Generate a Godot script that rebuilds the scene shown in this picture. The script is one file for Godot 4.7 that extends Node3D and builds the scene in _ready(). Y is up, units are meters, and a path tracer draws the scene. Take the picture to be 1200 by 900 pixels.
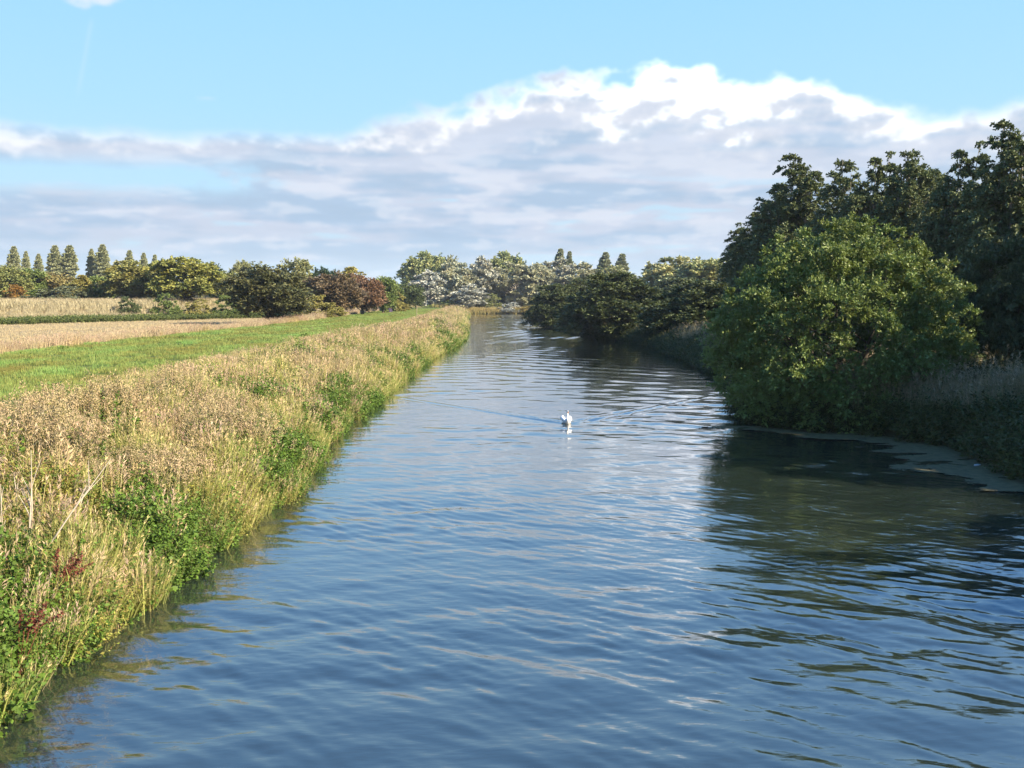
extends Node3D
# A river seen from a bridge on a bright autumn afternoon.

var rnd := RandomNumberGenerator.new()
var used_names := {}
var bank_noise := FastNoiseLite.new()
var patch_noise := FastNoiseLite.new()
const SUN := Vector3(0.78, 0.53, 0.36)
const SWAN := Vector3(3.3, 0.0, -47.9)

# a heap of small faces that becomes one mesh
class Heap:
	var v := PackedVector3Array()
	var c := PackedColorArray()
	var i := PackedInt32Array()

	func leaf(p: Vector3, d: Vector3, s: Vector3, col: Color) -> void:
		# a pointed leaf: p base, d along, s half width
		var n := v.size()
		var m := p + d * 0.45
		v.append(p)
		v.append(m + s)
		v.append(p + d)
		v.append(m - s)
		c.append(col); c.append(col); c.append(col); c.append(col)
		i.append_array(PackedInt32Array([n, n + 1, n + 2, n, n + 2, n + 3]))

	func blade(p: Vector3, tip: Vector3, bend: Vector3, s: Vector3, col: Color, col2: Color) -> void:
		var n := v.size()
		var a := p.lerp(tip, 0.35) + bend * 0.7
		var b := p.lerp(tip, 0.7) + bend
		v.append(p - s); v.append(p + s); v.append(a - s * 0.8); v.append(a + s * 0.8); v.append(b - s * 0.5); v.append(b + s * 0.5); v.append(tip)
		c.append(col); c.append(col); c.append(col); c.append(col); c.append(col2); c.append(col2); c.append(col2)
		i.append_array(PackedInt32Array([n, n + 1, n + 2, n + 1, n + 3, n + 2, n + 2, n + 3, n + 4, n + 3, n + 5, n + 4, n + 4, n + 5, n + 6]))

	func tube(pts: Array, radii: Array, sides: int, col: Color) -> void:
		var n := v.size()
		for k in pts.size():
			var p: Vector3 = pts[k]
			var q: Vector3 = pts[mini(k + 1, pts.size() - 1)]
			var o: Vector3 = pts[maxi(k - 1, 0)]
			var ax := (q - o).normalized()
			var u := ax.cross(Vector3(0.31, 0.2, 0.93)).normalized()
			var w := ax.cross(u)
			for s in sides:
				var a := TAU * s / sides
				v.append(p + (u * cos(a) + w * sin(a)) * float(radii[k]))
				c.append(col)
		for k in pts.size() - 1:
			for s in sides:
				var a := n + k * sides + s
				var b := n + k * sides + (s + 1) % sides
				i.append_array(PackedInt32Array([a, b, a + sides, b, b + sides, a + sides]))

	func mesh(smooth := false) -> ArrayMesh:
		var arr := []
		arr.resize(Mesh.ARRAY_MAX)
		arr[Mesh.ARRAY_VERTEX] = v
		arr[Mesh.ARRAY_COLOR] = c
		arr[Mesh.ARRAY_INDEX] = i
		if smooth:
			var n := PackedVector3Array()
			n.resize(v.size())
			for k in range(0, i.size(), 3):
				var f := (v[i[k + 2]] - v[i[k]]).cross(v[i[k + 1]] - v[i[k]])
				n[i[k]] += f; n[i[k + 1]] += f; n[i[k + 2]] += f
			for k in n.size():
				n[k] = n[k].normalized() if n[k].length() > 1e-9 else Vector3.UP
			arr[Mesh.ARRAY_NORMAL] = n
		var m := ArrayMesh.new()
		m.add_surface_from_arrays(Mesh.PRIMITIVE_TRIANGLES, arr)
		return m


# ---------------------------------------------------------------- helpers
func rf(a: float, b: float) -> float:
	return rnd.randf_range(a, b)

func dirv() -> Vector3:
	var y := rf(-1, 1)
	var a := rf(0, TAU)
	var r := sqrt(1 - y * y)
	return Vector3(r * cos(a), y, r * sin(a))

func side_of(d: Vector3) -> Vector3:
	var s := d.cross(dirv())
	return s.normalized() if s.length() > 1e-4 else Vector3.RIGHT

func lin(r: float, g: float, b: float) -> Color:
	return Color(r, g, b).linear_to_srgb()

func numbered(called: String) -> String:
	var n: int = used_names.get(called, 0)
	used_names[called] = n + 1
	return called if n == 0 else "%s_%03d" % [called, n]

func tag(o: Node3D, label := "", category := "", group := "", kind := "") -> void:
	for m in [["label", label], ["category", category], ["group", group], ["kind", kind]]:
		if m[1] != "":
			o.set_meta(m[0], m[1])

func thing(called: String, at: Vector3, label: String, category: String, group := "") -> Node3D:
	var o := Node3D.new()
	o.name = numbered(called)
	o.position = at
	add_child(o)
	tag(o, label, category, group)
	return o

func part(called: String, m: Mesh, mat: Material, parent: Node3D) -> MeshInstance3D:
	var o := MeshInstance3D.new()
	o.name = called
	o.mesh = m
	o.material_override = mat
	parent.add_child(o, true)
	return o

func whole(called: String, m: Mesh, mat: Material, label: String, category: String, kind := "", group := "") -> MeshInstance3D:
	var o := MeshInstance3D.new()
	o.name = numbered(called)
	o.mesh = m
	o.material_override = mat
	add_child(o)
	tag(o, label, category, group, kind)
	return o

func scatter(called: String, m: Mesh, mat: Material, places: Array, tints: Array, label: String, category: String) -> void:
	var mm := MultiMesh.new()
	mm.transform_format = MultiMesh.TRANSFORM_3D
	mm.use_colors = true
	mm.mesh = m
	mm.instance_count = places.size()
	for k in places.size():
		mm.set_instance_transform(k, places[k])
		mm.set_instance_color(k, tints[k])
	var o := MultiMeshInstance3D.new()
	o.name = numbered(called)
	o.multimesh = mm
	o.material_override = mat
	add_child(o)
	tag(o, label, category, "", "stuff")

func leaf_mat(tint: Color, through := 0.35, rough := 0.55, spec := 0.35) -> StandardMaterial3D:
	var m := StandardMaterial3D.new()
	m.albedo_color = tint
	m.vertex_color_use_as_albedo = true
	m.roughness = rough
	m.metallic_specular = spec
	m.backlight_enabled = through > 0
	m.backlight = Color(through, through, through * 0.7).linear_to_srgb()
	return m

func plain_mat(tint: Color, rough := 0.9, vertex := true) -> StandardMaterial3D:
	var m := StandardMaterial3D.new()
	m.albedo_color = tint
	m.vertex_color_use_as_albedo = vertex
	m.roughness = rough
	m.metallic_specular = 0.3
	return m


# ---------------------------------------------------------------- lie of the land
func curve_at(table: Array, z: float) -> float:
	for k in range(1, table.size()):
		if z >= table[k][0]:
			var t: float = clampf((z - table[k][0]) / (table[k - 1][0] - table[k][0]), 0, 1)
			t = t * t * (3 - 2 * t)
			return lerpf(table[k][1], table[k - 1][1], t)
	return table[-1][1]

const LEFT_EDGE := [[60, -8.6], [-10, -8.4], [-14, -8.3], [-20, -7.9], [-24, -7.7], [-27, -7.8], [-29, -7.2], [-33, -7.5], [-40, -8.2], [-48, -8.5], [-62, -8.3], [-78, -8.4], [-100, -8.0], [-128, -7.0], [-157, -7.0], [-200, -8.5], [-260, -11.0], [-321, -12.8], [-400, -15.0]]
const RIGHT_EDGE := [[60, 19.0], [-30, 19.2], [-40, 20.0], [-43, 18.0], [-46, 14.2], [-51, 13.6], [-56, 16.5], [-64, 18.2], [-78, 18.6], [-100, 19.6], [-125, 20.6], [-140, 19.0], [-150, 15.6], [-175, 13.2], [-200, 11.5], [-250, 11.0], [-330, 12.5], [-350, 40.0], [-400, 60.0]]
const FAR_EDGE := -391.0

func left_x(z: float) -> float:
	return curve_at(LEFT_EDGE, z) + bank_noise.get_noise_2d(z * 6.0, 3.0) * 0.35

func right_x(z: float) -> float:
	return curve_at(RIGHT_EDGE, z) + bank_noise.get_noise_2d(z * 6.0, 40.0) * 0.4

func step_up(table: Array, d: float) -> float:
	for k in range(1, table.size()):
		if d <= table[k][0]:
			var t: float = (d - table[k - 1][0]) / (table[k][0] - table[k - 1][0])
			return lerpf(table[k - 1][1], table[k][1], t)
	return table[-1][1]

const LEFT_RISE := [[0, 0.02], [0.5, 0.45], [2.5, 1.3], [5, 2.15], [7.5, 2.65], [10, 2.8], [25, 2.8], [28, 2.5], [400, 2.4]]
const RIGHT_RISE := [[0, 0.02], [0.6, 0.6], [3, 1.4], [8, 2.0], [400, 2.2]]

func height(x: float, z: float) -> float:
	var dl := left_x(z) - x
	var dr := x - right_x(z)
	var df := FAR_EDGE - z
	var rough := bank_noise.get_noise_2d(x * 3.0, z * 3.0) * 0.12
	if dl <= 0 and dr <= 0 and df <= 0:
		return -minf(1.6, 0.15 + 0.7 * minf(minf(-dl, -dr), -df * 0.5))
	var h := -1.0
	if dl > 0:
		h = step_up(LEFT_RISE, dl)
	elif dr > 0:
		h = step_up(RIGHT_RISE, dr)
	if df > 0:
		var hf := step_up([[0, 0.05], [1.5, 0.7], [6, 1.2], [400, 1.4]], df)
		h = hf if (dl <= 0 and dr <= 0) else minf(h, maxf(hf, 0.6))
	# the old embankment behind the left field
	var sd := (x + 80.0) * -0.876 + (z + 148.0) * -0.482
	var up := smoothstep(0.0, 15.0, sd) * smoothstep(-46.0, -60.0, x)
	h += up * 2.9
	return h + rough * clampf((maxf(maxf(dl, dr), df)) * 0.5, 0, 1)


func _ready() -> void:
	rnd.seed = 11
	bank_noise.seed = 5
	bank_noise.frequency = 0.05
	bank_noise.fractal_octaves = 3
	patch_noise.seed = 9
	patch_noise.frequency = 0.12
	patch_noise.fractal_octaves = 3
	set_camera()
	set_light()
	build_ground()
	build_water()
	build_trees()
	build_bank()
	build_small_things()


func set_camera() -> void:
	var cam := Camera3D.new()
	cam.name = "camera"
	cam.position = Vector3(0, 6.5, 0)
	cam.rotation_degrees = Vector3(-5.29, -0.528, 0)
	cam.fov = 45.24
	cam.near = 0.1
	cam.far = 6000
	add_child(cam)
	cam.make_current()


func set_light() -> void:
	var env := Environment.new()
	env.tonemap_mode = Environment.TONE_MAPPER_LINEAR
	env.tonemap_exposure = 3.0
	env.background_mode = Environment.BG_SKY
	env.fog_enabled = true
	env.fog_density = 0.0001
	env.fog_light_color = Color(0.86, 0.92, 1.0)
	env.sdfgi_enabled = true
	env.ssao_enabled = true
	env.ssil_enabled = true
	var sm := PanoramaSkyMaterial.new()
	sm.panorama = ImageTexture.create_from_image(paint_sky())
	var sky := Sky.new()
	sky.sky_material = sm
	env.sky = sky
	env.background_energy_multiplier = 0.345
	var w := WorldEnvironment.new()
	w.name = "environment"
	w.environment = env
	add_child(w)
	var sun := DirectionalLight3D.new()
	sun.name = "sun"
	add_child(sun)
	sun.look_at_from_position(SUN * 100.0, Vector3.ZERO, Vector3.UP)
	sun.light_energy = 1.6
	sun.light_color = Color(1.0, 0.93, 0.82)
	sun.light_angular_distance = 0.5
	sun.shadow_enabled = true


# air and clouds only, in linear light; the column counts clockwise from -z
const AIR := [[0.0, 0.64, 0.81, 0.95], [5.0, 0.55, 0.80, 0.97], [11.0, 0.44, 0.76, 1.05], [17.0, 0.37, 0.71, 1.15], [30.0, 0.24, 0.60, 1.25], [50.0, 0.15, 0.47, 1.2], [90.0, 0.11, 0.38, 1.05]]
const CLOUD_TOP := [[-180, 10.5], [-150, 12.0], [-120, 9.5], [-90, 11.5], [-60, 10.0], [-40, 9.0], [-28, 9.5], [-26.8, 9.2], [-21.7, 9.4], [-9.8, 9.7], [-7.7, 10.5], [-3.6, 11.3], [-1.5, 11.9], [1.6, 12.5], [3.6, 13.0], [7.7, 12.9], [9.2, 13.8], [12.2, 13.3], [14.7, 12.4], [18.5, 12.3], [20.8, 11.7], [24, 10.4], [27, 10.1], [29, 10.5], [45, 11.5], [70, 10.0], [100, 12.0], [130, 10.0], [160, 11.5], [180, 10.5]]
const CLOUD_WHITE := [[-180, 2.0], [-60, 1.5], [-28, 0.9], [-10, 0.7], [-5, 1.3], [3, 2.0], [7.5, 3.4], [12, 4.0], [20, 2.4], [29, 1.6], [60, 2.0], [120, 2.5], [180, 2.0]]

func ramp(table: Array, x: float) -> float:
	for k in range(1, table.size()):
		if x <= table[k][0]:
			return lerpf(table[k - 1][1], table[k][1], (x - table[k - 1][0]) / (table[k][0] - table[k - 1][0]))
	return table[-1][1]

func air(el: float) -> Vector3:
	for k in range(1, AIR.size()):
		if el <= AIR[k][0]:
			var t: float = (el - AIR[k - 1][0]) / (AIR[k][0] - AIR[k - 1][0])
			return Vector3(AIR[k - 1][1], AIR[k - 1][2], AIR[k - 1][3]).lerp(Vector3(AIR[k][1], AIR[k][2], AIR[k][3]), t)
	return Vector3(AIR[-1][1], AIR[-1][2], AIR[-1][3])

func paint_sky() -> Image:
	var w := 4096
	var h := 2048
	var im := Image.create_empty(w, h, false, Image.FORMAT_RGBF)
	var billow := FastNoiseLite.new()
	billow.seed = 21
	billow.noise_type = FastNoiseLite.TYPE_SIMPLEX_SMOOTH
	billow.frequency = 1.0
	billow.fractal_octaves = 5
	billow.fractal_gain = 0.52
	var fluff := FastNoiseLite.new()
	fluff.seed = 4
	fluff.frequency = 1.0
	fluff.fractal_octaves = 4
	fluff.fractal_gain = 0.55
	for y in h:
		var el := 90.0 - (y + 0.5) * 180.0 / h
		if el <= -0.6:
			im.fill_rect(Rect2i(0, y, w, h - y), Color(0.30, 0.34, 0.30))
			break
		var base := air(maxf(el, 0.0))
		if el > 24.0:
			im.fill_rect(Rect2i(0, y, w, 1), Color(base.x, base.y, base.z))
			continue
		for x in w:
			var az := (x + 0.5) * 360.0 / w
			if az > 180.0:
				az -= 360.0
			var ar := deg_to_rad(az)
			var dx := sin(ar) * 57.3
			var dz := cos(ar) * 57.3
			var col := base
			var top := ramp(CLOUD_TOP, az)
			if el < top + 2.5:
				var n1 := billow.get_noise_3d(dx * 0.22, el * 0.36, dz * 0.22)
				var n2 := fluff.get_noise_3d(dx * 0.5, el * 0.9, dz * 0.5)
				var rag := n1 * 1.5 + n2 * 0.5
				var puffy := clampf((top - 9.0) / 3.0, 0.25, 1.0)
				var depth := top - el + rag * puffy
				# how solid the bank is: full at the top, banded lower down
				var a := smoothstep(-0.3, 1.0, depth)
				var stripe := billow.get_noise_3d(dx * 0.075 + 9.0, el * 0.62, dz * 0.075)
				var fine := fluff.get_noise_3d(dx * 0.16 + 5.0, el * 0.85, dz * 0.16)
				var gap_mid := 6.75 + n1 * 0.25 + 0.02 * (az + 28.0)
				var gap := exp(-pow((el - gap_mid) / 0.75, 2.0)) * smoothstep(-12.0, -19.0, az - n2 * 4.0) * smoothstep(-70.0, -50.0, az)
				gap = maxf(gap, smoothstep(0.30, 0.5, stripe) * 0.55 * smoothstep(8.0, 6.0, el))
				a *= 1.0 - clampf(gap * 1.25, 0, 1)
				a *= 1.0 - smoothstep(2.6, 0.3, el) * 0.45
				var lit := ramp(CLOUD_WHITE, az)
				var bright := 1.0 - smoothstep(lit * 0.1, lit * 1.3 + 0.5, depth + n2 * 1.3 + n1 * 1.2)
				# lit heads on the lower rows of cloud
				var heads := smoothstep(0.02, 0.36, fine + n2 * 0.35 + n1 * 0.2) * smoothstep(10.5, 7.0, el)
				bright = maxf(bright, heads * 0.36)
				var grey := Vector3(0.46, 0.605, 0.785).lerp(Vector3(0.62, 0.70, 0.84), smoothstep(-0.28, 0.25, stripe + n1 * 0.3)).lerp(Vector3(0.62, 0.76, 0.91), smoothstep(4.5, 1.0, el))
				grey *= 1.0 + fine * 0.08
				var white := Vector3(0.86, 0.885, 0.945) * (1.0 + 2.6 * clampf(bright - 0.55, 0, 1) * clampf(lit / 3.4 - 0.25, 0.08, 1.0))
				col = base.lerp(grey.lerp(white, clampf(bright, 0, 1)), a)
			# a few loose scraps higher up
			if el > 9.5:
				var s := fluff.get_noise_3d(dx * 0.12 + 40.0, el * 0.42, dz * 0.12) + 0.35 * billow.get_noise_3d(dx * 0.5, el * 1.1, dz * 0.5)
				var spot := 0.75 * exp(-pow((az + 23.6) / 2.6, 2.0) - pow((el - 16.2) / 0.75, 2.0)) + 0.42 * exp(-pow((az + 17.2) / 1.2, 2.0) - pow((el - 11.35) / 0.25, 2.0)) + 0.2 * exp(-pow((az - 27.0) / 1.2, 2.0) - pow((el - 13.8) / 0.4, 2.0))
				var k := smoothstep(0.55, 0.95, s * 0.8 + spot * 1.1)
				col = col.lerp(Vector3(0.86, 0.90, 1.0), k * 0.75)
				var trail_at := -23.3 - (15.0 - el) * 0.22
				col = col.lerp(Vector3(0.72, 0.88, 1.0), 0.22 * exp(-pow((az - trail_at) / 0.1, 2.0)) * smoothstep(10.5, 12.0, el) * smoothstep(15.2, 14.6, el))
			im.set_pixel(x, y, Color(col.x, col.y, col.z))
	return im


# ---------------------------------------------------------------- ground and water
func ground_colour(x: float, z: float) -> Color:
	var dl := left_x(z) - x
	var n := patch_noise.get_noise_2d(x, z)
	var soil := Color(0.111, 0.104, 0.049)
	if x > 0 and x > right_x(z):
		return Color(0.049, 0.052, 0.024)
	if dl < 0 and z > FAR_EDGE:
		return Color(0.042, 0.038, 0.024)
	if z < FAR_EDGE:
		return Color(0.208, 0.180, 0.069) if x < 30 else Color(0.069, 0.076, 0.028)
	var sd := (x + 80.0) * -0.876 + (z + 148.0) * -0.482
	if sd > -4 and x < -48:
		return Color(0.069, 0.083, 0.028) if sd < 3 else Color(0.263, 0.208, 0.104)
	if dl > 25.5 + n * 2.0:
		return Color(0.347, 0.284, 0.166) * (1.0 + n * 0.25)
	if dl > 6.5 + n * 1.5:
		return Color(0.104, 0.146, 0.031) * (1.0 + n * 0.4)
	return soil

func build_ground() -> void:
	var zs := []
	var z := 70.0
	while z > -430.0:
		zs.append(z)
		z -= clampf(absf(z) * 0.03, 0.8, 4.0)
	zs.append_array([-434.0, -445.0, -470.0, -520.0, -620.0, -800.0, -1200.0, -2500.0])
	var offs := [-2500.0, -1200.0, -600.0, -350.0, -250.0, -200.0, -170.0, -150.0]
	var o := -140.0
	while o < -34.0:
		offs.append(o)
		o += 4.0
	o = -34.0
	while o < -10.0:
		offs.append(o)
		o += 1.0
	while o < 0.0:
		offs.append(o)
		o += 0.5
	var cols := offs.size()
	var right := [0.0, 0.4, 0.8, 1.5, 2.5, 4.0, 6.0, 9.0, 13.0, 18.0, 25.0, 35.0, 50.0, 80.0, 130.0, 250.0, 600.0, 1200.0, 2500.0]
	var bed := 10
	var v := PackedVector3Array()
	var c := PackedColorArray()
	var idx := PackedInt32Array()
	var per := cols + bed + 1 + right.size()
	for zz in zs:
		var lx := left_x(zz)
		var rx := right_x(zz)
		var xs := []
		for k in offs:
			xs.append(lx + k)
		for k in bed + 1:
			xs.append(lerpf(lx + 0.01, rx - 0.01, float(k) / bed))
		for k in right:
			xs.append(rx + k + 0.01)
		for x in xs:
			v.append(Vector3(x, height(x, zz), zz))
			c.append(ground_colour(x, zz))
	for r in zs.size() - 1:
		for k in per - 1:
			var a := r * per + k
			idx.append_array(PackedInt32Array([a, a + per, a + 1, a + 1, a + per, a + per + 1]))
	var hp := Heap.new()
	hp.v = v
	hp.c = c
	hp.i = idx
	var m := plain_mat(Color.WHITE, 0.95)
	var nt := NoiseTexture2D.new()
	var fn := FastNoiseLite.new()
	fn.seed = 3
	fn.frequency = 0.02
	fn.fractal_octaves = 6
	nt.noise = fn
	nt.width = 512
	nt.height = 512
	nt.seamless = true
	var g := Gradient.new()
	g.set_color(0, Color(0.62, 0.6, 0.55))
	g.set_color(1, Color(1, 1, 1))
	nt.color_ramp = g
	m.albedo_texture = nt
	m.uv1_triplanar = true
	m.uv1_world_triplanar = true
	m.uv1_scale = Vector3(0.13, 0.13, 0.13)
	whole("ground", hp.mesh(true), m, "grassy river banks and fields on both sides of the river", "ground", "structure")


func build_water() -> void:
	# long ripples are in the mesh, the finest ones are relief
	var waves := []
	var wr := RandomNumberGenerator.new()
	wr.seed = 77
	for k in 30:
		var length := 0.22 * pow(16.0, float(k) / 29.0)
		var a := deg_to_rad(wr.randf_range(-42.0, 42.0)) + PI / 2 + deg_to_rad(8)
		var kk := TAU / length
		waves.append([cos(a) * kk, sin(a) * kk, wr.randf_range(0, TAU), 0.0128 / kk * wr.randf_range(0.7, 1.3) * (1.15 if length < 0.7 else 1.0), length])
	var gust := FastNoiseLite.new()
	gust.seed = 15
	gust.frequency = 0.09
	gust.fractal_octaves = 3
	var zs := []
	var z := 40.0
	while z > FAR_EDGE - 1.5:
		zs.append(z)
		z -= clampf(z * z / 9500.0, 0.055, 0.9) if z < -10 else 1.2
	var cols := 230
	var v := PackedVector3Array()
	var n := PackedVector3Array()
	var idx := PackedInt32Array()
	for r in zs.size():
		var zz: float = zs[r]
		var gap: float = absf(zs[r] - zs[mini(r + 1, zs.size() - 1)]) + 0.02
		var lx := left_x(zz) - 0.6
		var rx := right_x(zz) + 0.6
		var live := []
		for wv in waves:
			var k := smoothstep(gap * 2.2, gap * 4.5, absf(TAU / wv[1]) if absf(wv[1]) > 0.01 else 99.0)
			if k > 0.01:
				live.append([wv[0], wv[1], wv[2], wv[3] * k])
		for q in cols + 1:
			var x := lerpf(lx, rx, float(q) / cols)
			var amp := 0.45 + 1.7 * clampf(gust.get_noise_2d(x * 0.45, zz * 0.8) + 0.2, 0.0, 1.0)
			amp *= 1.0 + 0.35 * smoothstep(2.0, 12.0, x)
			amp *= 1.0 + 1.6 * smoothstep(-70.0, -220.0, zz)
			var h := 0.0
			var hx := 0.0
			var hz := 0.0
			for wv in live:
				var ph: float = wv[0] * x + wv[1] * zz + wv[2]
				var s := sin(ph) * float(wv[3]) * amp
				var co := cos(ph) * float(wv[3]) * amp
				h += s
				hx += co * wv[0]
				hz += co * wv[1]
			# the wake of the swan
			var back := SWAN.z - zz
			if back > -1.0 and back < 22.0:
				var sx := absf(x - SWAN.x)
				var d := sx - (back + 0.3) * 0.78
				var fade := exp(-(d / 0.75) * (d / 0.75)) * smoothstep(-0.6, 0.6, back) * exp(-back / 9.0) * 0.05
				if fade > 0.0005:
					var ph := d * TAU / 0.95
					h += cos(ph) * fade
					var dd := -sin(ph) * TAU / 0.95 * fade - cos(ph) * fade * 2.0 * d / 0.5625
					hx += dd * signf(x - SWAN.x)
					hz += dd * 0.78
			v.append(Vector3(x, h, zz))
			n.append(Vector3(-hx, 1.0, -hz).normalized())
	var per := cols + 1
	for r in zs.size() - 1:
		for q in cols:
			var a := r * per + q
			idx.append_array(PackedInt32Array([a, a + per, a + 1, a + 1, a + per, a + per + 1]))
	var arr := []
	arr.resize(Mesh.ARRAY_MAX)
	arr[Mesh.ARRAY_VERTEX] = v
	arr[Mesh.ARRAY_NORMAL] = n
	arr[Mesh.ARRAY_INDEX] = idx
	var mesh := ArrayMesh.new()
	mesh.add_surface_from_arrays(Mesh.PRIMITIVE_TRIANGLES, arr)
	var m := StandardMaterial3D.new()
	m.albedo_color = lin(0.015, 0.022, 0.017)
	m.roughness = 0.02
	m.metallic_specular = 0.68
	m.clearcoat_enabled = true
	m.clearcoat = 0.8
	m.clearcoat_roughness = 0.02
	var nt := NoiseTexture2D.new()
	var fn := FastNoiseLite.new()
	fn.seed = 8
	fn.noise_type = FastNoiseLite.TYPE_SIMPLEX_SMOOTH
	fn.frequency = 0.017
	fn.fractal_octaves = 4
	fn.fractal_gain = 0.46
	fn.domain_warp_enabled = true
	fn.domain_warp_amplitude = 18.0
	fn.domain_warp_frequency = 0.01
	nt.noise = fn
	nt.width = 1024
	nt.height = 1024
	nt.seamless = true
	m.heightmap_enabled = true
	m.heightmap_texture = nt
	m.heightmap_scale = 1.1
	m.uv1_triplanar = true
	m.uv1_world_triplanar = true
	m.uv1_triplanar_sharpness = 8.0
	m.uv1_scale = Vector3(0.06, 0.1, 0.17)
	whole("river_water", mesh, m, "rippled blue river flowing between the grassy bank and dark bushes", "river", "structure")


# ---------------------------------------------------------------- trees
func clump_points(count: int, size: Vector3, centre: Vector3, lo: float, hi: float, r0: float, r1: float, floor_y: float) -> Array:
	var out := []
	var guard := 0
	while out.size() < count and guard < 20000:
		guard += 1
		var d := dirv()
		var p := centre + d * size * rf(lo, hi)
		if p.y < floor_y:
			continue
		out.append([p, rf(r0, r1), d])
	return out

# leaves on sprays that leave each clump outwards
func add_leaves(hp: Heap, clumps: Array, axis: Vector3, sprays: int, per: int, len0: float, wide: float, lift: float, droop: float, hue: float) -> void:
	for cl in clumps:
		var c: Vector3 = cl[0]
		var r: float = cl[1]
		var out: Vector3 = (c - axis).normalized()
		var tone := rf(0.8, 1.2)
		var warm := rf(-hue, hue)
		for s in sprays:
			var d := (dirv() + out * 0.55 + Vector3(0, lift, 0)).normalized()
			var reach := r * rf(0.65, 1.2)
			var sag := droop * reach * rf(0.4, 1.3)
			var st := rf(0.85, 1.15) * tone
			for k in per:
				var t := 0.25 + 0.75 * (k + rnd.randf()) / per
				var p := c + d * reach * t - Vector3(0, sag * t * t, 0) + dirv() * r * 0.09
				var ld := (d + dirv() * 0.9 - Vector3(0, droop * 0.8, 0)).normalized()
				var q := st * rf(0.75, 1.25)
				var y := rf(-0.06, 0.06) + warm
				var l := len0 * rf(0.7, 1.3)
				hp.leaf(p, ld * l, side_of(ld) * l * wide, Color(q * (1.0 + y), q, q * (1.0 - y * 1.2)))

func add_limbs(hp: Heap, base: Vector3, top: Vector3, r: float, clumps: Array, every: int, col: Color) -> void:
	var pts := []
	var rad := []
	for k in 7:
		var t := k / 6.0
		pts.append(base.lerp(top, t) + Vector3(rf(-1, 1), 0, rf(-1, 1)) * r * 0.6 * t)
		rad.append(r * lerpf(1.0, 0.12, t))
	pts[0].y -= 0.3
	rad[0] = r * 1.25
	hp.tube(pts, rad, 8, col)
	for k in range(0, clumps.size(), every):
		var e: Vector3 = clumps[k][0]
		var t := clampf((e.y - base.y) / maxf(top.y - base.y, 0.1) - rf(0.15, 0.3), 0.12, 0.9)
		var s := base.lerp(top, t)
		var mid := s.lerp(e, 0.5) + Vector3(0, 0.08 * s.distance_to(e), 0)
		var lr := r * lerpf(0.42, 0.12, t)
		hp.tube([s, mid, e], [lr, lr * 0.6, lr * 0.18], 5, col)

var kinds := {}

func keep(called: String, crown: Heap, limbs: Heap, h: float, w: float) -> void:
	kinds[called] = {"crown": crown.mesh(), "limbs": limbs.mesh(true), "h": h, "w": w}

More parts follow.
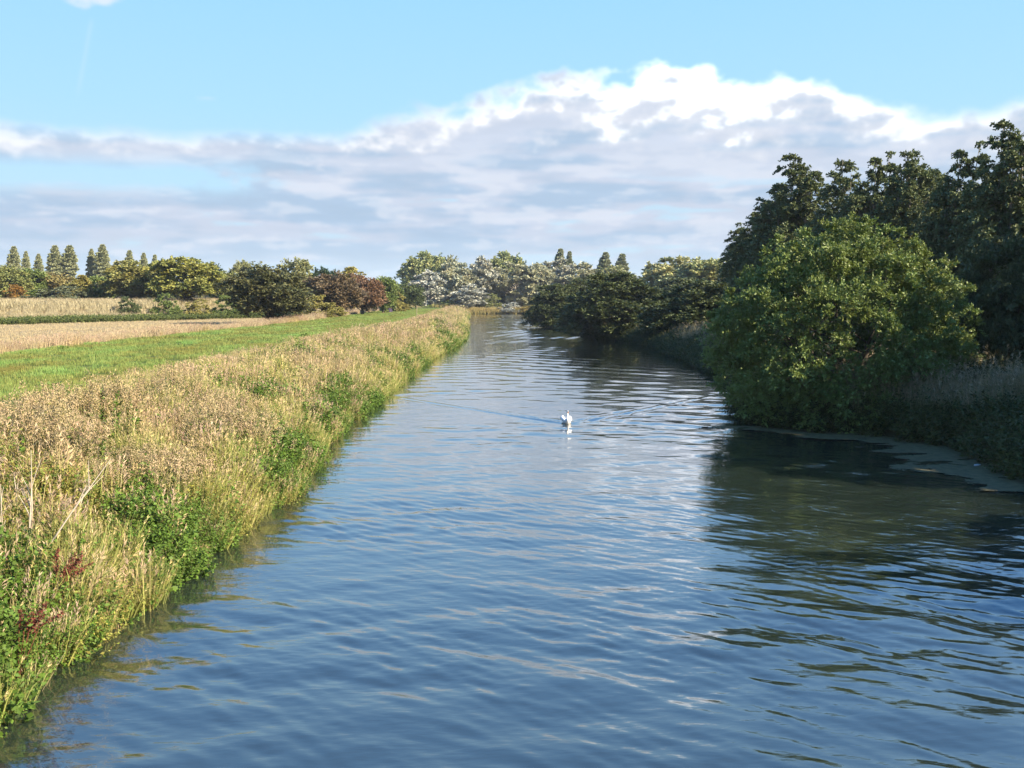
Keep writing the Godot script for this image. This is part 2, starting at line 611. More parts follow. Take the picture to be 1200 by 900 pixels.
func make_kinds() -> void:
	var bark := Color(1, 1, 1)
	# broad crowned trees for the middle distance: 10 m tall, 9 m wide
	for k in [["round", 80, 13, 16, 0.36, 0.34, 0.10], ["round2", 110, 14, 18, 0.34, 0.34, 0.16], ["round3", 120, 14, 18, 0.28, 0.32, 0.10]]:
		var hp := Heap.new()
		var lb := Heap.new()
		var low: float = 1.2 if k[0] != "round3" else 0.5
		var cl := clump_points(k[1], Vector3(3.7, 4.0, 3.7), Vector3(0, 5.4, 0), 0.45, 0.98, 0.75, 1.35, low)
		add_leaves(hp, cl, Vector3(0, 4.5, 0), k[2], k[3], k[4], k[5], 0.25, 0.1, k[6])
		add_limbs(lb, Vector3.ZERO, Vector3(0.1, 8.2, 0), 0.24, cl, 4, bark)
		keep(k[0], hp, lb, 10.0, 9.0)
	# loose silvery poplar with upswept limbs
	var hp2 := Heap.new()
	var lb2 := Heap.new()
	var cl2 := clump_points(64, Vector3(3.6, 4.4, 3.6), Vector3(0, 5.2, 0), 0.35, 1.0, 0.55, 1.15, 0.7)
	add_leaves(hp2, cl2, Vector3(0, 3.0, 0), 12, 15, 0.36, 0.42, 0.7, 0.0, 0.02)
	add_limbs(lb2, Vector3.ZERO, Vector3(0.3, 8.6, 0), 0.22, cl2, 2, bark)
	keep("white", hp2, lb2, 10.0, 9.0)
	# young birch
	var hp3 := Heap.new()
	var lb3 := Heap.new()
	var cl3 := []
	for k in 60:
		var t := rnd.randf()
		var rr := 2.1 * sin(PI * clampf(t * 0.92 + 0.06, 0, 1)) * sqrt(rnd.randf())
		var a := rf(0, TAU)
		cl3.append([Vector3(cos(a) * rr, 1.6 + t * 7.9, sin(a) * rr), rf(0.5, 0.9), Vector3.UP])
	add_leaves(hp3, cl3, Vector3(0, 4, 0), 10, 14, 0.30, 0.34, 0.0, 0.5, 0.1)
	add_limbs(lb3, Vector3.ZERO, Vector3(0, 9.4, 0), 0.15, cl3, 3, bark)
	keep("birchy", hp3, lb3, 10.0, 5.2)
	# narrow poplar, leaning with the wind at the tip
	var hp4 := Heap.new()
	var lb4 := Heap.new()
	var cl4 := []
	for k in 420:
		var t := pow(rnd.randf(), 0.8)
		var rr := 0.95 * pow(sin(PI * pow(clampf(0.1 + t * 0.9, 0, 1), 1.1)), 0.65) * sqrt(rnd.randf())
		var a := rf(0, TAU)
		cl4.append([Vector3(cos(a) * rr + 0.35 * t * t - 0.1, 0.8 + t * 8.8, sin(a) * rr), rf(0.2, 0.36) * (1.1 - 0.4 * t), Vector3.UP])
	add_leaves(hp4, cl4, Vector3(0, 2, 0), 5, 8, 0.26, 0.38, 1.6, 0.0, 0.04)
	add_limbs(lb4, Vector3.ZERO, Vector3(0.25, 9.4, 0), 0.2, cl4, 20, bark)
	keep("poplar", hp4, lb4, 10.0, 2.6)
	# mounds of willow down to the ground: small, and large for the right bank
	for k in [["mound", 64, 12, 15, 0.34, 0.30, 0.25], ["mound2", 220, 15, 20, 0.26, 0.25, 0.45]]:
		var hp := Heap.new()
		var lb := Heap.new()
		var cl := clump_points(k[1], Vector3(4.0, 8.6, 4.0), Vector3(0, 0.3, 0), 0.42, 1.0, 0.6, 1.15, 0.1)
		for q in int(k[1] * 0.35):
			var a := rf(0, TAU)
			var rr := rf(3.0, 4.1)
			cl.append([Vector3(cos(a) * rr, rf(0.2, 3.4), sin(a) * rr), rf(0.6, 1.1), Vector3.UP])
		add_leaves(hp, cl, Vector3(0, 1, 0), k[2], k[3], k[4], k[5], k[6], 0.1, 0.06)
		for s in 5:
			var a := TAU * s / 5.0
			var tip := Vector3(cos(a) * 1.7, 5.5, sin(a) * 1.7)
			add_limbs(lb, Vector3(cos(a) * 0.25, 0, sin(a) * 0.25), tip, 0.12, cl.slice(s * 9, s * 9 + 9), 3, bark)
		keep(k[0], hp, lb, 10.0, 9.4)
	# tall birches near enough to show drooping sprays: 18 m
	for b in 3:
		rnd.seed = 300 + b
		var hp := Heap.new()
		var lb := Heap.new()
		var cl := []
		var leaders := []
		# a full body with several uneven heads rising out of it
		cl = clump_points(190, Vector3(2.9, 6.9, 2.9), Vector3(0, 8.0, 0), 0.35, 1.0, 0.55, 1.05, 1.4)
		for s in int([4, 5, 3][b]):
			var a: float = TAU * s / 4.2 + b
			leaders.append(Vector3(cos(a) * rf(0.4, 2.0), rf(12.6, 16.0) if s else 16.6, sin(a) * rf(0.4, 2.0)))
		for tip in leaders:
			for k in 30:
				var t := rf(0.55, 1.0)
				var rr := (0.3 + 1.9 * (1.0 - pow((t - 0.5) / 0.5, 2.2))) * sqrt(rf(0.02, 1))
				var a := rf(0, TAU)
				cl.append([Vector3(tip.x * t + cos(a) * rr, tip.y * t, tip.z * t + sin(a) * rr), rf(0.5, 0.95) * (1.2 - 0.4 * t), Vector3.UP])
		add_leaves(hp, cl, Vector3(0, 8, 0), 11, 20, 0.17, 0.36, 0.3, 0.6, 0.06)
		for tip in leaders:
			add_limbs(lb, Vector3(tip.x * 0.06, 0, tip.z * 0.06), tip, 0.15, cl, 16, bark)
		keep("birch%d" % b, hp, lb, 17.5, 7.6)


func tints() -> Dictionary:
	return {
		"olive": lin(0.205, 0.225, 0.075), "green": lin(0.155, 0.205, 0.058), "orange": lin(0.330, 0.198, 0.053), "ochre": lin(0.260, 0.220, 0.085),
		"greygreen": lin(0.158, 0.178, 0.099), "yellow": lin(0.277, 0.251, 0.073), "maple1": lin(0.235, 0.230, 0.075), "maple2": lin(0.260, 0.270, 0.075),
		"dark": lin(0.100, 0.130, 0.048), "pine": lin(0.033, 0.066, 0.026), "pale": lin(0.244, 0.257, 0.119), "darkolive": lin(0.110, 0.115, 0.048),
		"brown": lin(0.172, 0.132, 0.073), "purple": lin(0.160, 0.120, 0.070), "redbrown": lin(0.200, 0.120, 0.070), "poplar": lin(0.290, 0.310, 0.170),
		"poplar2": lin(0.290, 0.310, 0.180), "willow": lin(0.250, 0.280, 0.120), "willow2": lin(0.238, 0.251, 0.145), "white": lin(0.450, 0.460, 0.400),
		"grey": lin(0.360, 0.370, 0.260), "greywhite": lin(0.396, 0.396, 0.317), "greyolive": lin(0.360, 0.360, 0.230), "gold": lin(0.330, 0.264, 0.066),
		"willowdark": lin(0.078, 0.100, 0.036), "willowlit": lin(0.078, 0.100, 0.036), "palegold": lin(0.330, 0.330, 0.160), "palegold2": lin(0.300, 0.320, 0.140),
		"sallowdark": lin(0.078, 0.100, 0.045), "birch": lin(0.115, 0.142, 0.058),
	}

# kind, colour, name, x, z, height of its top above the river, width, label, category, group
const TREES := [
	["round", "olive", "broadleaf_tree", -113.2, -212.0, 14.4, 9.0, "olive green broadleaf tree cut by the left edge of the view", "tree", "trees at the back of the left field"],
	["round", "green", "broadleaf_tree", -113.3, -222.0, 14.0, 9.0, "mid green tree second from the left edge behind dry grass slope", "tree", "trees at the back of the left field"],
	["birchy", "orange", "birch_tree", -104.8, -200.0, 9.6, 4.1, "small orange autumn birch near the left edge of the wood", "tree", "trees at the back of the left field"],
	["round", "ochre", "broadleaf_tree", -111.0, -228.0, 13.1, 11.0, "ochre brown broad tree below the pair of thick poplars", "tree", "trees at the back of the left field"],
	["mound", "greygreen", "willow_bush", -90.9, -190.0, 9.8, 8.8, "rounded grey green bush on the dry grass slope", "bush", "trees at the back of the left field"],
	["mound", "green", "willow_bush", -96.1, -192.0, 9.0, 4.6, "small green bush beside the rounded grey green bush", "bush", "trees at the back of the left field"],
	["birchy", "yellow", "birch_tree", -93.1, -205.0, 11.9, 4.9, "slim yellow birch between green trees left of the round maples", "tree", "trees at the back of the left field"],
	["round", "green", "broadleaf_tree", -93.3, -214.0, 12.0, 7.1, "green tree just left of the first round maple", "tree", "trees at the back of the left field"],
	["round2", "maple1", "maple_tree", -82.1, -205.0, 15.1, 10.6, "large rounded ochre green maple, left one of the pair", "tree", "trees at the back of the left field"],
	["round2", "maple2", "maple_tree", -68.4, -200.0, 15.6, 13.0, "large rounded yellow green maple, right one of the pair", "tree", "trees at the back of the left field"],
	["round", "dark", "broadleaf_tree", -79.5, -215.0, 15.1, 6.8, "dark green tree squeezed between the two round maples", "tree", "trees at the back of the left field"],
	["mound", "dark", "small_bush", -71.1, -176.0, 7.6, 3.3, "small dark bush at the foot of the left maple", "bush", "trees at the back of the left field"],
	["mound", "green", "small_bush", -65.6, -180.0, 8.5, 4.0, "small green bush between the two maples at field edge", "bush", "trees at the back of the left field"],
	["mound", "yellow", "small_bush", -60.9, -184.0, 7.2, 4.4, "small yellowish bush below the right maple", "bush", "trees at the back of the left field"],
	["round", "pine", "pine_tree", -77.8, -250.0, 16.5, 4.6, "dark green pine top right of the yellow green maple", "tree", "trees at the back of the left field"],
	["round", "olive", "broadleaf_tree", -67.6, -225.0, 13.5, 8.3, "olive tree beside the dark pine top", "tree", "trees at the back of the left field"],
	["round", "pale", "broadleaf_tree", -74.3, -265.0, 17.9, 5.9, "pale green tree showing over the dark hawthorn's left shoulder", "tree", "trees at the back of the left field"],
	["mound", "green", "small_bush", -56.2, -190.0, 8.2, 6.0, "green bush touching the left side of the dark hawthorn", "bush", "trees at the back of the left field"],
	["round3", "darkolive", "hawthorn_bush", -37.2, -146.0, 12.0, 11.4, "large dark olive hawthorn standing alone by the green path", "bush", "bushes along the green path"],
	["round", "pale", "broadleaf_tree", -57.0, -255.0, 18.1, 9.4, "pale green tree rising behind the dark hawthorn's right side", "tree", "trees at the back of the left field"],
	["round", "pine", "pine_tree", -51.0, -260.0, 15.8, 5.8, "dark pine top above the brown purple hawthorn", "tree", "trees at the back of the left field"],
	["round", "pine", "pine_tree", -47.9, -265.0, 15.2, 3.9, "small dark pine top beside the yellowing birch", "tree", "trees at the back of the left field"],
	["birchy", "yellow", "birch_tree", -42.5, -262.0, 15.8, 8.7, "yellowing birch showing above the hawthorn row", "tree", "trees at the back of the left field"],
	["round", "brown", "broadleaf_tree", -49.7, -215.0, 12.0, 8.8, "brown tree between the dark hawthorn and the purple hawthorn", "tree", "trees at the back of the left field"],
	["round3", "purple", "hawthorn_bush", -35.2, -190.0, 11.9, 10.9, "brown purple hawthorn in the middle of the bush row", "bush", "bushes along the green path"],
	["mound", "yellow", "small_bush", -35.3, -178.0, 8.1, 6.6, "yellow green bush in front of the brown purple hawthorn", "bush", "bushes along the green path"],
	["round3", "redbrown", "hawthorn_bush", -32.8, -215.0, 12.2, 9.2, "red brown hawthorn towards the far end of the bush row", "bush", "bushes along the green path"],
	["round", "green", "broadleaf_tree", -30.6, -235.0, 12.5, 7.8, "green tree right of the red brown hawthorn", "tree", "bushes along the green path"],
	["round", "dark", "broadleaf_tree", -30.4, -290.0, 11.5, 10.7, "dark green tree left of the white poplars", "tree", "bushes along the green path"],
	["mound", "yellow", "small_bush", -30.8, -262.0, 9.9, 5.8, "yellow green bush beside the pale pole", "bush", "bushes along the green path"],
	["poplar", "poplar", "poplar_tree", -210.2, -400.0, 29.0, 5.6, "first poplar from the left edge, slender with pointed top", "tree", "tall poplars behind the left wood"],
	["poplar", "poplar", "poplar_tree", -210.0, -410.0, 27.4, 3.8, "second poplar from the left edge, short and thin", "tree", "tall poplars behind the left wood"],
	["poplar", "poplar", "poplar_tree", -207.0, -415.0, 26.5, 4.2, "third poplar from the left edge, mostly hidden by trees", "tree", "tall poplars behind the left wood"],
	["poplar", "poplar", "poplar_tree", -190.4, -395.0, 29.1, 6.2, "thick poplar, left one of the close pair", "tree", "tall poplars behind the left wood"],
	["poplar", "poplar", "poplar_tree", -185.7, -398.0, 29.3, 7.0, "thick poplar, right one of the close pair", "tree", "tall poplars behind the left wood"],
	["poplar", "poplar", "poplar_tree", -179.1, -405.0, 28.2, 4.1, "thin poplar leaning against the tallest poplar", "tree", "tall poplars behind the left wood"],
	["poplar", "poplar", "poplar_tree", -172.4, -400.0, 29.8, 6.3, "tallest poplar, just left of the first maple", "tree", "tall poplars behind the left wood"],
	["poplar", "poplar", "poplar_tree", -164.1, -408.0, 27.7, 4.9, "poplar tip directly above the left round maple", "tree", "tall poplars behind the left wood"],
	["poplar", "poplar", "poplar_tree", -157.8, -408.0, 26.6, 4.2, "poplar tip in the gap between the two maples", "tree", "tall poplars behind the left wood"],
	["poplar", "poplar", "poplar_tree", -154.5, -412.0, 26.0, 3.8, "poplar tip over the left shoulder of the right maple", "tree", "tall poplars behind the left wood"],
	["poplar", "poplar", "poplar_tree", -147.0, -412.0, 25.6, 3.4, "small poplar tip just showing above the right maple", "tree", "tall poplars behind the left wood"],
	["round2", "willow", "willow_tree", -35.8, -425.0, 28.6, 19.7, "tall rounded green willow at the left of the far trees", "tree", "trees at the far bend"],
	["round", "willow2", "willow_tree", -24.4, -430.0, 27.3, 11.9, "grey green willow beside the tall rounded willow", "tree", "trees at the far bend"],
	["white", "white", "white_poplar_tree", -32.7, -405.0, 18.4, 17.2, "silvery white poplar, left one at the far bend", "tree", "trees at the far bend"],
	["white", "white", "white_poplar_tree", -14.7, -400.0, 12.4, 17.0, "low silvery white poplar above the yellow reeds", "tree", "trees at the far bend"],
	["round2", "grey", "poplar_tree", -20.6, -415.0, 23.2, 17.7, "grey green poplar between the two silvery white poplars", "tree", "trees at the far bend"],
	["white", "greywhite", "white_poplar_tree", -9.2, -418.0, 24.5, 17.0, "tall grey white poplar behind the low silvery one", "tree", "trees at the far bend"],
	["round2", "willow", "willow_tree", 0.8, -440.0, 29.4, 18.7, "tall green willow behind the centre of the far bank", "tree", "trees at the far bend"],
	["white", "greyolive", "poplar_tree", 5.0, -420.0, 22.3, 19.4, "loose grey olive poplar in the centre of the far bank", "tree", "trees at the far bend"],
	["round2", "grey", "poplar_tree", 15.6, -425.0, 23.2, 17.3, "pale grey poplar right of the centre of the far bank", "tree", "trees at the far bend"],
	["white", "greywhite", "white_poplar_tree", 24.5, -430.0, 24.2, 19.9, "grey white poplar below the two windswept tips", "tree", "trees at the far bend"],
	["mound", "white", "small_bush", 2.9, -394.0, 5.8, 7.3, "small silvery bush at the far water's edge", "bush", "trees at the far bend"],
	["mound", "gold", "small_bush", 9.4, -394.0, 4.0, 7.3, "low golden bush at the far water's edge", "bush", "trees at the far bend"],
	["mound", "olive", "small_bush", -5.6, -402.0, 10.2, 8.9, "olive bush behind the yellow reeds of the far bank", "bush", "trees at the far bend"],
	["mound", "yellow", "small_bush", 15.4, -398.0, 9.4, 8.8, "yellow green bush where the far bank meets the dark willows", "bush", "trees at the far bend"],
	["mound", "green", "small_bush", -25.7, -398.0, 6.5, 13.3, "low green bush under the left silvery white poplar", "bush", "trees at the far bend"],
	["poplar", "poplar2", "poplar_tree", 26.9, -450.0, 30.8, 6.7, "windswept poplar tip, left of the close pair at centre", "tree", "trees at the far bend"],
	["poplar", "poplar2", "poplar_tree", 31.4, -450.0, 29.5, 5.0, "windswept poplar tip, right of the close pair at centre", "tree", "trees at the far bend"],
	["poplar", "poplar2", "poplar_tree", 49.3, -455.0, 29.4, 7.6, "windswept poplar tip above the dark willow bush", "tree", "trees at the far bend"],
	["poplar", "poplar2", "poplar_tree", 57.3, -455.0, 28.6, 7.6, "rightmost windswept poplar tip above the dark willow bush", "tree", "trees at the far bend"],
	["white", "greyolive", "poplar_tree", 35.5, -420.0, 22.3, 21.8, "loose grey olive poplar left of the dark willow bush", "tree", "trees at the far bend"],
	["round2", "pale", "broadleaf_tree", 50.0, -425.0, 22.1, 19.7, "pale tree just behind the top of the dark willow bush", "tree", "trees at the far bend"],
	["mound2", "willowdark", "willow_bush", 12.1, -205.0, 11.4, 13.3, "green willow bush farthest along the right bank", "bush", "bushes on the right bank"],
	["mound2", "willowlit", "willow_bush", 20.1, -228.0, 13.2, 13.9, "sunlit green willow behind the farthest bank bush", "bush", "bushes on the right bank"],
	["mound2", "willowdark", "willow_bush", 18.5, -150.0, 12.4, 17.4, "big dark willow bush overhanging the right bank", "bush", "bushes on the right bank"],
	["round2", "palegold", "willow_tree", 56.6, -300.0, 20.5, 22.2, "pale golden willow behind the right bank bushes", "tree", "bushes on the right bank"],
	["round2", "palegold2", "willow_tree", 65.6, -290.0, 19.3, 18.8, "pale yellow green willow left of the dark birches", "tree", "bushes on the right bank"],
	["mound2", "willowlit", "willow_bush", 41.6, -215.0, 13.0, 21.9, "sunlit green thicket between pale willows and dark hedge", "bush", "bushes on the right bank"],
	["mound2", "willowdark", "willow_bush", 25.6, -150.0, 8.7, 6.9, "small dark bush right of the big dark willow", "bush", "bushes on the right bank"],
	["mound2", "willowdark", "willow_bush", 27.4, -128.0, 10.3, 15.4, "long dark hedge bush at the foot of the birches", "bush", "bushes on the right bank"],
	["mound2", "sallowdark", "willow_bush", 27.1, -50.0, 11.3, 5.1, "dark willow bush cut by the right edge of the view", "bush", "bushes on the right bank"],
	["birch0", "birch", "birch_tree", 28.0, -104.0, 17.3, 6.0, "shortest dark birch at the left end of the tall row", "tree", "tall trees above the right bank"],
	["birch1", "birch", "birch_tree", 30.4, -96.0, 22.2, 8.0, "birch with a pointed sunlit top at the row's left", "tree", "tall trees above the right bank"],
	["birch2", "birch", "birch_tree", 28.8, -100.0, 19.7, 6.5, "dark birch between the shortest one and the pointed one", "tree", "tall trees above the right bank"],
	["birch2", "birch", "birch_tree", 32.4, -88.0, 20.6, 6.8, "birch with a narrow top above the sallow's left half", "tree", "tall trees above the right bank"],
	["birch0", "birch", "birch_tree", 33.2, -84.0, 20.5, 6.2, "birch with a broad rounded sunlit top in mid row", "tree", "tall trees above the right bank"],
	["birch1", "birch", "birch_tree", 34.1, -78.0, 19.7, 6.1, "birch with a pointed top above the sallow's middle", "tree", "tall trees above the right bank"],
	["birch2", "birch", "birch_tree", 36.4, -80.0, 18.4, 5.2, "lower birch in the middle of the tall row", "tree", "tall trees above the right bank"],
	["birch0", "birch", "birch_tree", 35.2, -72.0, 19.2, 5.3, "slender topped birch right of the sallow's crown", "tree", "tall trees above the right bank"],
	["birch1", "birch", "birch_tree", 34.8, -64.0, 19.5, 5.9, "tallest birch, at the right edge of the view", "tree", "tall trees above the right bank"],
	["birch2", "birch", "birch_tree", 36.5, -70.0, 16.7, 5.8, "birch half hidden below the tallest one", "tree", "tall trees above the right bank"],
]

func plant_tree(kind: String, mat: Material, bark: Material, called: String, x: float, z: float, top: float, wide: float, label: String, category: String, group: String) -> Node3D:
	var k: Dictionary = kinds[kind]
	var g := height(x, z) - 0.15
	var o := thing(called, Vector3(x, g, z), label, category, group)
	var f: float = wide / float(k.w) * float({"poplar": 1.4, "mound": 1.5, "mound2": 1.15, "birch0": 1.3, "birch1": 1.3, "birch2": 1.3}.get(kind, 1.35))
	o.scale = Vector3(f, (top - g) / k.h, f)
	o.rotation.y = rf(0, TAU) if kind != "poplar" else rf(-0.5, 0.5)
	part("trunk", k.limbs, bark, o)
	part("crown", k.crown, mat, o)
	return o

func build_trees() -> void:
	make_kinds()
	var colour := tints()
	var mats := {}
	for key in colour:
		mats[key] = leaf_mat(colour[key], 0.3 if key != "white" else 0.15)
	var bark := plain_mat(lin(0.07, 0.06, 0.045))
	var pale_bark := plain_mat(lin(0.24, 0.22, 0.19))
	for t in TREES:
		plant_tree(t[0], mats[t[1]], pale_bark if (t[1] in ["birch", "white", "greywhite", "greyolive"]) else bark, t[2], t[3], t[4], t[5], t[6], t[7], t[8], t[9])
	# the rest of the birch wood, right of the view: it shades the right bank
	for p in [[42, -92, 19.5], [44, -74, 20], [43, -60, 19], [52, -82, 20], [40, -48, 18.5], [50, -58, 20], [32, -38, 16], [35, -31, 19], [45, -40, 20], [30, -28, 17.5], [41, -27, 19.5], [31, -12, 17], [39, -14, 19], [33, 1, 18], [50, -20, 20], [42, 0, 19], [30, 10, 17], [38, 12, 19], [37, -54, 17], [48, -68, 20], [55, -45, 20], [38, -84, 19], [37, -46, 20], [47, -10, 19], [34, -110, 18], [43, -106, 19], [38, -124, 17], [48, -120, 19], [38, -146, 19], [44, -152, 20], [46, -138, 20], [50, -164, 20]]:
		plant_tree("birch%d" % (absi(int(p[0] + p[1])) % 3), mats["birch"], pale_bark, "birch_tree", p[0], p[1], p[2], 7.6, "tall birch deeper in the wood on the right bank", "tree", "birches deeper in the right wood")
	build_sallow(bark)
	# woods beyond everything named, one mass along the skyline
	var places := []
	var tn := []
	for k in 420:
		var a := rf(-0.62, 0.75)
		var d := rf(470, 800)
		var x := sin(a) * d
		var z := -cos(a) * d
		var s := rf(0.9, 1.25)
		places.append(Transform3D(Basis.from_euler(Vector3(0, rf(0, TAU), 0)).scaled(Vector3(s * 1.3, s * rf(1.0, 1.25), s * 1.3)), Vector3(x, height(x, z) - 0.3, z)))
		var q := rf(0.8, 1.2)
		tn.append(Color(0.13 * q * rf(0.85, 1.3), 0.135 * q, 0.06 * q))
	scatter("distant_wood", kinds["round"].crown, leaf_mat(Color.WHITE, 0.2), places, tn, "distant wood in autumn green along the skyline", "wood")


func build_sallow(bark: Material) -> void:
	rnd.seed = 41
	# the great sallow leaning over the right bank
	var o := thing("sallow_tree", Vector3(17.4, 0.5, -48.8), "great sunlit sallow leaning over the water on the right bank", "tree")
	var hp := Heap.new()
	var lb := Heap.new()
	var cl := []
	var lump := FastNoiseLite.new()
	lump.seed = 2
	lump.frequency = 0.9
	for k in 560:
		# a broad dome with a few shallow lobes, full down to the water
		var d := dirv()
		d.y = absf(d.y) if rnd.randf() < 0.9 else d.y * 0.4
		var swell := 1.0 + 0.13 * lump.get_noise_3dv(d * 1.7)
		var p := Vector3(0.6, 2.5, 0.2) + d * Vector3(6.9, 6.9, 5.2) * swell * rf(0.72, 1.0)
		if p.y < 0.3:
			p.y = rf(0.3, 1.0)
		cl.append([p, rf(0.5, 0.95), d])
	for k in 190:
		var a := rf(0, TAU)
		cl.append([Vector3(0.4 + cos(a) * rf(4.4, 6.6), rf(0.0, 3.2), 0.2 + sin(a) * rf(3.8, 5.0)), rf(0.5, 0.9), Vector3.UP])
	for k in 90:
		# shoots standing out of the dome
		var d := dirv()
		d.y = absf(d.y) * 1.3 + 0.25
		d = d.normalized()
		cl.append([Vector3(0.6, 2.5, 0.2) + d * Vector3(6.9, 6.9, 5.2) * rf(0.98, 1.07), rf(0.35, 0.7), d])
	add_leaves(hp, cl, Vector3(0, 2.0, 0), 15, 20, 0.135, 0.30, 0.3, 0.12, 0.12)
	for s in 7:
		var a := TAU * s / 7.0
		add_limbs(lb, Vector3(cos(a) * 0.5, 0, sin(a) * 0.5), Vector3(cos(a) * 3.4, 6.2, sin(a) * 2.8), 0.17, cl.slice(s * 40, s * 40 + 40), 5, Color.WHITE)
	part("trunk", lb.mesh(true), bark, o)
	part("crown", hp.mesh(), leaf_mat(lin(0.155, 0.205, 0.055), 0.45, 0.5, 0.4), o)


# ---------------------------------------------------------------- bank plants
func grass_tuft(n: int, h: float, spread: float, wide: float, c1: Color, c2: Color, heads: float, head_col: Color) -> ArrayMesh:
	var hp := Heap.new()
	for k in n:
		var a := rf(0, TAU)
		var p := Vector3(cos(a), 0, sin(a)) * spread * sqrt(rnd.randf())
		var lean := Vector3(rf(-0.55, 0.35), 0, rf(-0.5, 0.5)) * h * 0.62
		var hh := h * rf(0.55, 1.1)
		var tip := p + Vector3(0, hh, 0) + lean
		var s := Vector3(rf(-1, 1), 0, rf(-1, 1)).normalized() * wide * rf(0.7, 1.3)
		var q := rf(0.75, 1.25)
		var col := c1.lerp(c2, rnd.randf()) * q
		hp.blade(p, tip, -lean * 0.28 + Vector3(0, hh * 0.06, 0), s, col, col.lerp(c2, 0.5))
		if rnd.randf() < heads:
			for j in 7:
				var t := rf(0.0, 0.24) * h
				var d := (lean.normalized() * 0.6 + Vector3(0, 0.8, 0) + dirv() * 0.4).normalized()
				var hc := head_col * rf(0.75, 1.25)
				hp.leaf(tip - Vector3(0, t * 0.8, 0) - lean * 0.15 * t, d * h * 0.095, side_of(d) * h * 0.0065, hc)
	return hp.mesh()

func leafy_herb(n: int, h: float, spread: float, leaf: float, wide: float, c1: Color, c2: Color, stems: int, tops: float, top_col: Color) -> ArrayMesh:
	var hp := Heap.new()
	for s in stems:
		var a := rf(0, TAU)
		var p := Vector3(cos(a), 0, sin(a)) * spread * sqrt(rnd.randf())
		var tip := p * 1.7 + Vector3(rf(-0.12, 0.12), h * rf(0.6, 1.1), rf(-0.12, 0.12))
		var stem := c1.lerp(Color(0.22, 0.15, 0.08), 0.5)
		hp.blade(p, tip, Vector3.ZERO, side_of(tip - p) * 0.006, stem, stem)
		for k in n:
			var t := 0.12 + 0.88 * (k + rnd.randf()) / n
			var d := (dirv() * Vector3(1, 0.45, 1) + Vector3(0, 0.25, 0)).normalized()
			var l := leaf * rf(0.6, 1.25) * (1.15 - 0.6 * t)
			var col := c1.lerp(c2, rnd.randf()) * rf(0.75, 1.25)
			var q := p.lerp(tip, t)
			hp.leaf(q, d * l, side_of(d) * l * wide, col)
		if tops > 0:
			for k in int(26 * tops):
				var d := (dirv() + Vector3(0, 0.9, 0)).normalized()
				hp.leaf(p.lerp(tip, rf(0.72, 1.02)) + dirv() * h * 0.05, d * h * 0.045, side_of(d) * h * 0.0065, top_col * rf(0.75, 1.25))
	return hp.mesh()

